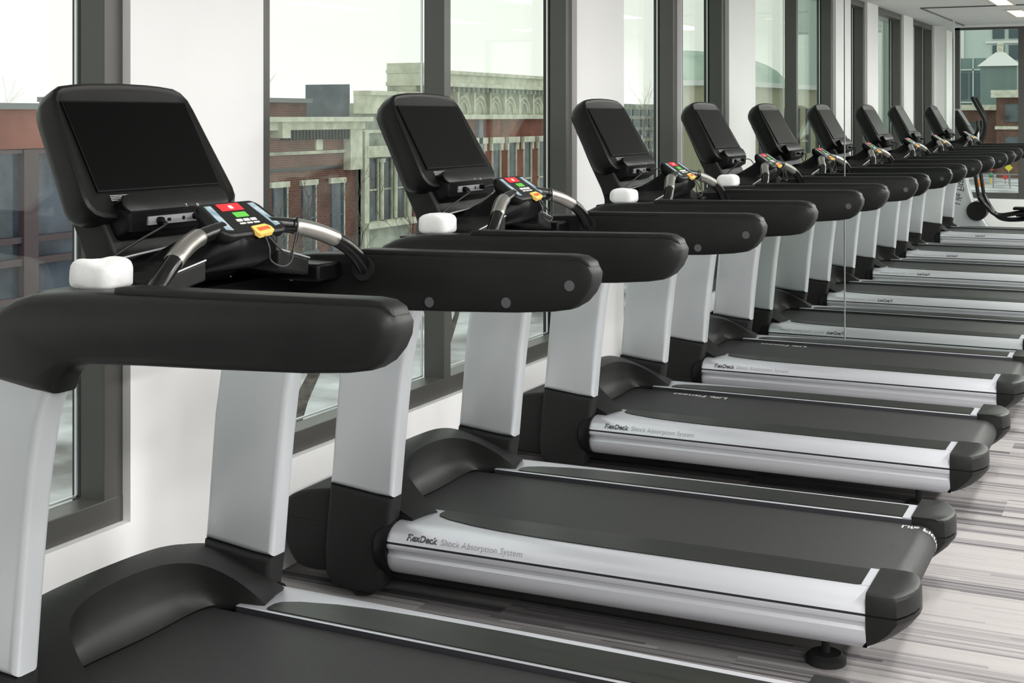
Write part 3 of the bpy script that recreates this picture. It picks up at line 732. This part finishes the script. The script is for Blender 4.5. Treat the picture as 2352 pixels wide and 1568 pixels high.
for y in (37.25, 38.95, 40.75, 35.4):
    win(B, y, y+.78, -3.1, -.85, trim='darkwall')
    part('lintel', 'cream_l', B, ((FX-.1,y-.12,-.85),(FX+.1,y+.90,-.66)))
    part('frame_edge', 'cream_l', B, ((FX,y+.76,-3.1),(FX+.09,y+.81,-.85)))
part('shopfront', 'bpane_d', B, ((FX-.02,34.6,GZ),(FX+.04,42.0,-3.9)))
# narrow stone building
B = empty('stone_building', (0,0,0)); tag(B, 'narrow pale stone building with slender window columns, between two brick buildings', 'building')
part('wall', 'stone', B, ((FX-9,42.75,GZ),(FX,46.52,1.3)), ((FX-.9,42.75,1.3),(FX,46.52,2.0)))
part('side_wall', 'darkwall', B, ((FX-2.4,42.72,1.2),(FX-.5,42.8,2.7)))
part('cornice', 'cream_l', B, ((FX-.3,42.72,1.62),(FX+.55,46.56,1.82)), ((FX-.3,42.735,1.821),(FX+.3,46.54,2.3)), ((FX-.3,42.72,2.3),(FX+.45,46.56,2.46)))
part('band', 'cream_l', B, ((FX-.1,42.9,-.0),(FX+.2,46.4,.42)), ((FX-.1,42.76,.9),(FX+.12,46.5,1.02)), ((FX-.1,42.76,-2.62),(FX+.35,46.5,-2.40)))
part('pilaster', 'cream_l', B, ((FX-.1,42.75,GZ),(FX+.18,43.05,.95)))
for y in (43.2, 44.2, 45.2): win(B, y, y+.72, -2.38, -.05, trim='cream')
for y in (44.06, 45.06, 46.05):
    bm = BM(); cyl(bm, (FX+.12,y,-2.35), .075, 2.2, sides=10); cyl(bm, (FX+.12,y,-.2), .13, .14, sides=10); link('column', bm, 'cream_l', B)
for k, y in enumerate((43.6, 45.4)):
    bm = BM(); pts = [(FX+.05, y+.62*math.cos(math.radians(a)), -4.3+.75*math.sin(math.radians(a))) for a in range(0, 181, 15)]; tube(bm, pts, .09, 6); link('arch', bm, 'cream_l', B)
# large arcaded building
B = empty('arcaded_building', (0,0,0)); tag(B, 'red brick building with a deep carved cornice of round arches', 'building')
part('wall', 'brick2', B, ((FX-9,46.65,GZ),(FX,62.0,1.2)), ((FX-1.2,46.65,1.2),(FX,62.0,1.9)))
part('frieze', 'cream', B, ((FX-1.2,46.65,1.55),(FX+.1,62.0,3.0)))
part('cornice', 'cream_l', B, ((FX-1.25,46.61,2.72),(FX+.75,62.1,2.88)), ((FX-1.21,46.63,2.881),(FX+.55,62.0,3.22)), ((FX-1.25,46.61,3.221),(FX+.7,62.1,3.36)), ((FX-.3,46.63,1.40),(FX+.42,62.1,1.60)), ((FX-1.22,46.64,3.361),(FX+.3,48.4,3.62)))
for k in range(10):
    yc = 47.6+1.48*k
    bm = BM()
    for r_, d_ in ((.60,.075),(.42,.05)):
        tube(bm, [(FX+.14, yc+r_*math.cos(math.radians(a)), 1.62+r_*1.25*math.sin(math.radians(a))) for a in range(0, 181, 15)], d_, 6)
    link('arch', bm, 'cream_l', B)
    bm = BM(); box(bm, (FX,yc+.66,1.6), (FX+.32,yc+.82,2.74)); link('bracket', bm, 'cream_l', B, smooth=False)
for k in range(34): part('dentil', 'stone', B, ((FX,46.8+k*.44,2.52),(FX+.5,46.98+k*.44,2.72)))
for k in range(9):
    y = 48.6+1.62*k
    win(B, y, y+.86, -3.0, .34, hood=.26)
part('downpipe', 'darkwall', B, ((FX,52.0,GZ),(FX+.16,52.35,1.4)))
part('base_band', 'cream', B, ((FX-.1,46.7,-3.6),(FX+.2,61.9,-3.4)))
# distant grid building and mass
B = empty('office_building', (0,0,0)); tag(B, 'distant grey green office block with a fine window grid, beyond the third window', 'building')
part('wall', 'stone', B, ((FX-9,68,GZ),(FX,84,2.2)))
for k in range(12):
    part('window_band', 'tealwin', B, ((FX,68.3+k*1.3,-3.9),(FX+.05,69.3+k*1.3,1.9)))
part('spandrel', 'stone', B, *[((FX,68,-3.6+q*.62),(FX+.10,84,-3.42+q*.62)) for q in range(9)])
# beyond the other end, only seen in the mirror
B = empty('domed_building', (0,0,0)); tag(B, 'beige building with a pale green domed roof, seen reflected in the mirror', 'building')
part('wall', 'beige', B, ((-34,-84,GZ),(-20,-58,2.9)))
part('cornice', 'white_b', B, ((-34.3,-84.3,2.9),(-19.6,-57.7,3.2)))
bm = BM(); rs = []
for k in range(9):
    a = math.pi/2*k/8; rs.append([(-27+6.8*math.cos(a)*math.cos(b)*1., -72+10.2*math.cos(a)*math.sin(b), 3.2+2.3*math.sin(a)) for b in [2*math.pi*j/28 for j in range(28)]])
rs[-1] = [(-27+.2*math.cos(b), -72+.2*math.sin(b), 5.5) for b in [2*math.pi*j/28 for j in range(28)]]
rings(bm, rs); link('dome', bm, 'dome', B)
for k in range(8): part('window', 'bpane', B, ((-20,-82.5+k*3,-1.5),(-19.95,-81.2+k*3,1.6)))
B = empty('teal_office_building', (0,0,0)); tag(B, 'teal curtain wall block reflected at the left of the back window', 'building')
part('wall', 'teal', B, ((-35.1,-217,GZ),(-21.3,-195.2,9.0)), ((-21.3,-217,GZ),(-14.7,-199.6,8.1)))
for k in range(7): part('window', 'tealwin', B, ((-34.5+k*1.8,-195.2,3.0),(-33.1+k*1.8,-195.0,6.8)), ((-34.5+k*1.8,-195.2,-2.3),(-33.1+k*1.8,-195.0,1.9)))
part('mullions', 'paleglass', B, *([((-35.1+q*1.96,-195.1,-5),(-34.92+q*1.96,-194.8,9)) for q in range(8)] + [((-35.1,-195.1,z),(-21.3,-194.8,z+.2)) for z in (-2.7,2.4,7.2)]))
B = empty('glass_tower', (0,0,0)); tag(B, 'pale glass high-rise tower reflected behind the teal block', 'building')
part('wall', 'paleglass', B, ((-69,-305,GZ),(-17.5,-265.6,60)))
part('window', 'tealwin', B, *[((-28.3+q*3,-265.6,2.6+z*4.2),(-26.1+q*3,-265.3,5.5+z*4.2)) for q in range(4) for z in range(10)])
part('spandrel', 'white_b', B, *[((-29.6,-265.5,1.7+z*4.2),(-17.5,-265.1,2.15+z*4.2)) for z in range(10)])
part('rib', 'white_b', B, *[((-50+q*5.2,-265.5,GZ),(-49.2+q*5.2,-264.9,58)) for q in range(4)])
B = empty('corner_brick_building', (0,0,0)); tag(B, 'brown brick corner building reflected at the right of the back window', 'building')
part('wall', 'brick3', B, ((-12,-147,GZ),(10,-120.4,2.6)), ((-17.3,-156,GZ),(-12,-129.2,1.4)))
part('cornice', 'cream_l', B, ((-12.4,-120.4,2.6),(10,-119.5,3.3)), ((-12.1,-120.4,-.4),(10,-120.1,-.1)), ((-17.6,-129.2,1.4),(-12.1,-128.8,1.95)))
for q in range(6):
    for z in (.3, -2.8): part('window', 'bpane', B, ((-11.2+q*2.6,-120.4,z),(-9.8+q*2.6,-120.3,z+1.7)))
part('window', 'bpane', B, ((-15.8,-129.2,-2.4),(-14.3,-129.1,.2)))
B = empty('peaked_roof_pavilion', (0,0,0)); tag(B, 'white peaked roof with a small cupola reflected in the back window', 'building')
sq4 = ((-1,-1),(1,-1),(1,1),(-1,1))
bm = BM(); rings(bm, [[(-15.8+a*2.4, -160+b*2.4, 6.7) for a, b in sq4], [(-15.8+a*.5, -160+b*.5, 8.4) for a, b in sq4]]); link('roof', bm, 'white_b', B, smooth=False)
bm = BM(); cyl(bm, (-15.8,-160,8.4), .4, .95, sides=10); cyl(bm, (-15.8,-160,9.35), .46, .45, sides=10, r2=.03); link('cupola', bm, 'cream_l', B)
part('wall', 'teal', B, ((-17.9,-162,GZ),(-13.7,-158,6.7)))
# street things far behind the back window
B = empty('warning_sign', (-9.75,-109,GZ)); tag(B, 'yellow diamond warning sign on a post, reflected in the back window', 'sign')
bm = BM(); prism(bm, [(0,1.12),(.34,1.46),(0,1.80),(-.34,1.46)], 0, .03, lambda a, b, v: (a, v, b)); link('sign_panel', bm, 'sign_y', B, smooth=False)
bm = BM(); cyl(bm, (0,-.05,0), .03, 1.7, sides=8); link('pole', bm, 'steel', B)
B = empty('traffic_signal', (-11.2,-109,GZ)); tag(B, 'traffic signal with a red light above green, reflected in the back window', 'traffic light')
bm = BM(); box(bm, (-.17,-.1,.6), (.17,.1,1.6)); link('signal_head', bm, 'plastic_dark', B, smooth=False)
for z, m_ in ((1.35,'sign_r'),(.85,'sign_g')):
    bm = BM(); cyl(bm, (0,.1,z), .22, .03, 'y', 16); link('signal_lens', bm, m_, B)
bm = BM(); cyl(bm, (0,-.05,0), .05, .6, sides=8); link('pole', bm, 'sign_y', B)
B = empty('stop_sign', (-10.1,-109.6,GZ)); tag(B, 'round red road sign on a post, reflected below the yellow diamond', 'sign')
bm = BM(); cyl(bm, (0,0,.62), .22, .03, 'y', 8); link('sign_panel', bm, 'sign_r', B)
bm = BM(); cyl(bm, (0,-.05,0), .03, .6, sides=8); link('pole', bm, 'steel', B)
bm = BM(); cyl(bm, (-11.6,-105,GZ+.35), .26, .28, sides=16, r2=.2); cyl(bm, (-11.6,-105,GZ), .32, .34, sides=16)
tag(link('traffic_barrel', bm, 'sign_o'), 'orange traffic barrel standing on the street behind the back window', 'barrel')
B = empty('roadside_railing', (0,-103,GZ)); tag(B, 'dark roadside railing in front of the traffic signs, reflected in the back window', 'railing')
for q in range(7): part('baluster', 'steel', B, ((-13+q*1.3,-.04,0),(-12.93+q*1.3,.04,1.1)))
part('top_rail', 'steel', B, ((-13,-.05,1.1),(-5,.05,1.2)))
# trees
def grow(bm, p, d, L, r, depth, tw, rnd):
    pts = [p]; q = p.copy(); dd = d.copy(); n = 4
    for i in range(n):
        dd = (dd + V((rnd.uniform(-1,1), rnd.uniform(-1,1), rnd.uniform(-.3,.6)))*.14).normalized(); q = q + dd*(L/n); pts.append(q.copy())
    rr = [max(r*(1-.45*i/n), .004) for i in range(n+1)]
    tube(bm if depth > 1 else tw, pts, rr, 6 if depth > 2 else 3)
    if depth == 0: return
    for k in range(rnd.choice((2,3,3)) if depth > 1 else 4):
        i = rnd.randint(2, n) if k else n
        a = rnd.uniform(0, 2*math.pi); sp = rnd.uniform(.35,.85)
        nd = (dd + V((math.cos(a)*sp, math.sin(a)*sp, rnd.uniform(.05,.5)))).normalized()
        grow(bm, pts[i], nd, L*rnd.uniform(.58,.82), rr[i]*.68, depth-1, tw, rnd)
def tree(x, y, z, h, r, lab, seed, depth=5, forks=2):
    rnd = random.Random(seed); B = empty('bare_tree', (x,y,z)); tag(B, lab, 'tree', 'bare winter trees outside')
    bm, tw = BM(), BM()
    for k in range(forks):
        a = 2*math.pi*k/forks+rnd.uniform(-.3,.3); d = V((math.cos(a)*.28*(forks > 1), math.sin(a)*.28*(forks > 1), 1)).normalized()
        grow(bm, V((0,0,0)), d, h*.34, r, depth, tw, rnd)
    link('trunk', bm, 'bark', B); link('twigs', tw, 'twig', B)
tree(-14.2, 24.4, GZ, 5.6, .16, 'bare forked tree in the snow below the brick building', 5, 5, 2)
tree(-15.0, 32.5, GZ, 4.6, .10, 'bare tree in front of the narrow stone building', 11, 5, 2)
tree(-17.5, 27.2, GZ, 5.2, .09, 'slim bare tree in front of the brick building windows', 21, 5, 1)
tree(-40, 55, GZ, 13, .24, 'bare tree rising behind the roof of the brick building', 31, 5, 2)
tree(-38, 34.5, GZ, 11, .22, 'bare tree rising behind the roof of the storefront building', 41, 5, 3)
tree(-20, 64, GZ, 8.0, .16, 'bare tree in front of the distant office block', 51, 5, 2)
bm = BM(); rnd = random.Random(9)
for i in range(260):
    y = rnd.uniform(14, 60); x = -8.3+rnd.uniform(-.5,.5); z = GZ+rnd.uniform(0,.55); s_ = rnd.uniform(.12,.3)
    bmesh.ops.create_icosphere(bm, subdivisions=1, radius=s_, matrix=Matrix.Translation((x, y, z)))
tag(link('hedge', bm, 'hedge', angle=80), 'low hedge dusted with snow below the windows', 'hedge', kind='stuff')

# ------------------------------------------------------------------ world, camera, output
w = bpy.data.worlds.new('overcast'); S.world = w; w.use_nodes = True
ns, ln = w.node_tree.nodes, w.node_tree.links
bg = ns['Background']; tc = ns.new('ShaderNodeTexCoord'); sp = ns.new('ShaderNodeSeparateXYZ'); ln.new(tc.outputs['Generated'], sp.inputs[0])
cr = ns.new('ShaderNodeValToRGB'); ln.new(sp.outputs['Z'], cr.inputs[0])
cr.color_ramp.elements[0].position = 0; cr.color_ramp.elements[0].color = (.93,.935,.90,1)
cr.color_ramp.elements[1].position = .6; cr.color_ramp.elements[1].color = (.86,.90,.89,1)
ln.new(cr.outputs[0], bg.inputs[0]); bg.inputs[1].default_value = 1.25

cam = bpy.data.cameras.new('camera'); co = bpy.data.objects.new('camera', cam); COL.objects.link(co); S.camera = co
cam.sensor_width = 36; cam.sensor_fit = 'HORIZONTAL'; cam.lens = 3139.34/2352*36
cam.shift_y = -(784-267.0)/2352; cam.clip_start = .05; cam.clip_end = 500
co.location = (2.6863, 0, 1.5203); co.rotation_euler = (math.pi/2, 0, .44778)
S.view_settings.view_transform = 'Standard'; S.view_settings.look = 'None'; S.view_settings.exposure = 0; S.view_settings.gamma = 1
S.view_settings.use_curve_mapping = False
S.cycles.use_denoising = True
S.cycles.max_bounces = 12; S.cycles.glossy_bounces = 6; S.cycles.transparent_max_bounces = 24; S.cycles.diffuse_bounces = 5
S.cycles.sample_clamp_indirect = 6
